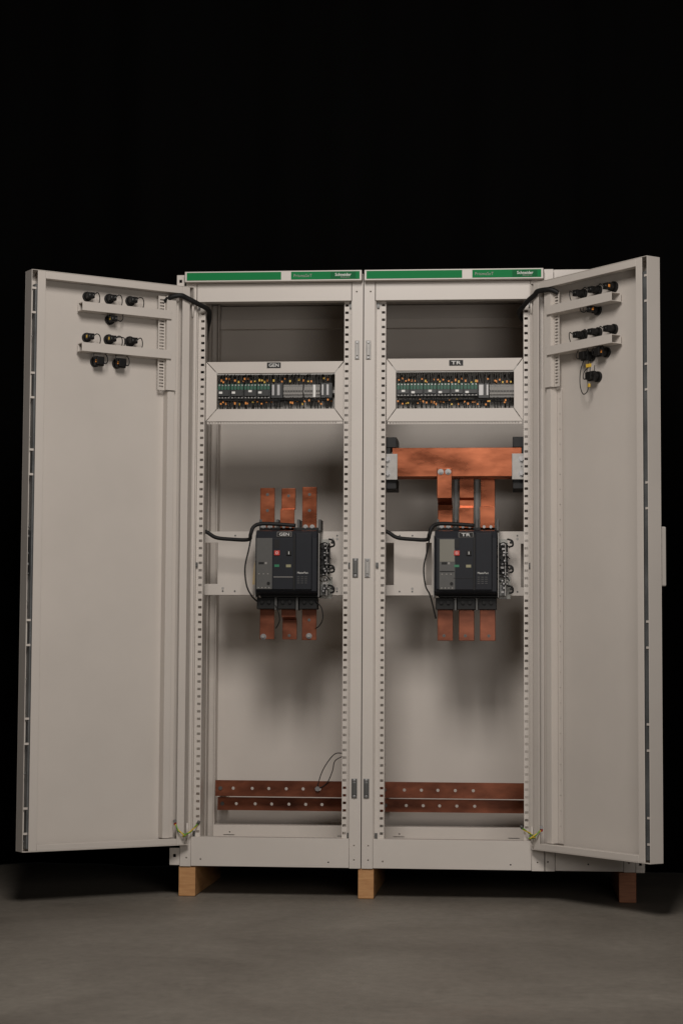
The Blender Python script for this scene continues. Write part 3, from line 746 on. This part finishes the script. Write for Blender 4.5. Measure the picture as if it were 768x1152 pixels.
cable('wire', 'thin wire looping between the lower straps of the GEN breaker', [(-.305, .12, .98), (-.29, .11, .95), (-.287, .12, .92), (-.300, .13, .895)], .0018, grp='thin wires beside the breakers')
b = MB(); b.prism([(-.385, 1.045), (-.370, 1.045), (-.370, 1.16), (-.380, 1.11)], 'y', .15, .152, MANILA); tag(b.build('cardboard_tag'), 'buff cardboard strip tucked behind the left side of the GEN breaker', 'tag')
cable('wire', 'longer of two dark wires rising from the upper copper bar to the centre upright', [(-.185, .428, .335), (-.172, .44, .385), (-.150, .42, .425), (-.118, .38, .46), (-.085, .32, .465)], .0017, grp='pair of dark wires on the left copper bar')
cable('wire', 'shorter of two dark wires rising from the upper copper bar to the centre upright', [(-.180, .428, .335), (-.150, .43, .355), (-.128, .40, .40), (-.118, .38, .435), (-.085, .32, .455)], .0017, grp='pair of dark wires on the left copper bar')
b = MB(); b.cyl((-.183, .422, .335), (-.183, .4345, .335), .009, STEEL, n=6); tag(b.build('cable_lug_bolt'), 'hexagonal bolt holding wire lugs on the upper copper bar', 'bolt')
# earth straps at the door feet
for side, pts, lab in (('L', [door_pt('L', .052, -.004, .245), door_pt('L', .048, .012, .222), door_pt('L', .03, .03, .206), Vector((-.585, -.05, .202)), Vector((-.562, -.02, .216)), Vector((-.545, .026, .238))], 'green and yellow earth strap between left door foot and left cabinet'),
                       ('R', [door_pt('R', .055, -.004, .240), door_pt('R', .048, .012, .224), door_pt('R', .03, .03, .210), Vector((.578, -.05, .214)), Vector((.560, -.02, .224)), Vector((.535, .026, .236))], 'green and yellow earth strap between right door foot and middle cabinet')):
    P = [Vector(p) for p in pts]
    b = MB()
    for j, mm in ((0, EARTHG), (1, YELLOW)):
        q = []
        for i in range(25):
            t = i / 24 * (len(P) - 1); k = min(int(t), len(P) - 2); p = P[k].lerp(P[k + 1], t - k)
            an = i * .9 + j * math.pi; q.append(p + Vector((0, math.cos(an), math.sin(an))) * .0017)
        b.tube(q, .0021, mm, n=6, sub=3)
    o = tag(b.build('earth_strap'), lab, 'earth wire', 'green and yellow earth straps')
    b = MB(); b.cyl(P[0] + Vector((0, 0, -.006)), P[0] + Vector((0, 0, .004)), .0045, RED, n=10); b.cyl(P[0] + Vector((0, -.002, .008)), P[0] + Vector((0, -.010, .008)), .006, STEEL, n=6); b.build('lug', o)
    b = MB(); b.cyl(P[-1], P[-1] + Vector((.004 if side == 'L' else -.004, -.004, .010)), .005, DSTEEL, n=10); b.build('lug', o)

# ------------------------------------------------------------------ timber blocks
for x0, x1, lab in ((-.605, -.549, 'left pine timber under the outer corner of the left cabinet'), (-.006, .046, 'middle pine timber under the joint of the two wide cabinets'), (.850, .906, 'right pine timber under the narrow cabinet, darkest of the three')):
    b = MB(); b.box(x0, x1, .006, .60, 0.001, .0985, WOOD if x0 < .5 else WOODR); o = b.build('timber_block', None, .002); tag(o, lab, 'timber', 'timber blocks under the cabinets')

# ------------------------------------------------------------------ light, world, camera
w = bpy.data.worlds.new('World'); S.world = w; w.use_nodes = True
w.node_tree.nodes['Background'].inputs[0].default_value = (.9, .95, 1, 1); w.node_tree.nodes['Background'].inputs[1].default_value = .006
def area(loc, target, sx, sy, power, col, spread=180):
    l = bpy.data.lights.new('softbox', 'AREA'); l.shape = 'RECTANGLE'; l.size = sx; l.size_y = sy; l.energy = power; l.color = col; l.spread = R(spread)
    o = bpy.data.objects.new('softbox', l); COL.objects.link(o); o.location = loc
    o.rotation_euler = (Vector(target) - Vector(loc)).to_track_quat('-Z', 'Y').to_euler()
area((.1, -3.55, 3.45), (.1, -.4, .9), .95, 1.35, 57, (1, .945, .905), 130)
area((1.5, -5.2, 1.25), (0, 0, 1.5), 1.4, 1.0, 24, (1, .945, .905), 150)

cam = bpy.data.cameras.new('camera'); co = bpy.data.objects.new('camera', cam); COL.objects.link(co)
cam.sensor_fit = 'VERTICAL'; cam.sensor_height = 36; cam.lens = 2296.777 / 1152 * 36; cam.clip_end = 200
yaw, pitch, roll = -.0854, .0748, .0055
fwd = Vector((math.sin(yaw) * math.cos(pitch), math.cos(yaw) * math.cos(pitch), math.sin(pitch)))
right = Vector((math.cos(yaw), -math.sin(yaw), 0)); up = right.cross(fwd)
r2 = right * math.cos(roll) + up * math.sin(roll); u2 = -right * math.sin(roll) + up * math.cos(roll)
M = Matrix((r2, u2, -fwd)).transposed().to_4x4(); M.translation = (.5156, -6.8043, .7716)
co.matrix_world = M
S.camera = co
S.view_settings.view_transform = 'Standard'; S.view_settings.look = 'None'; S.view_settings.exposure = 0; S.view_settings.gamma = 1
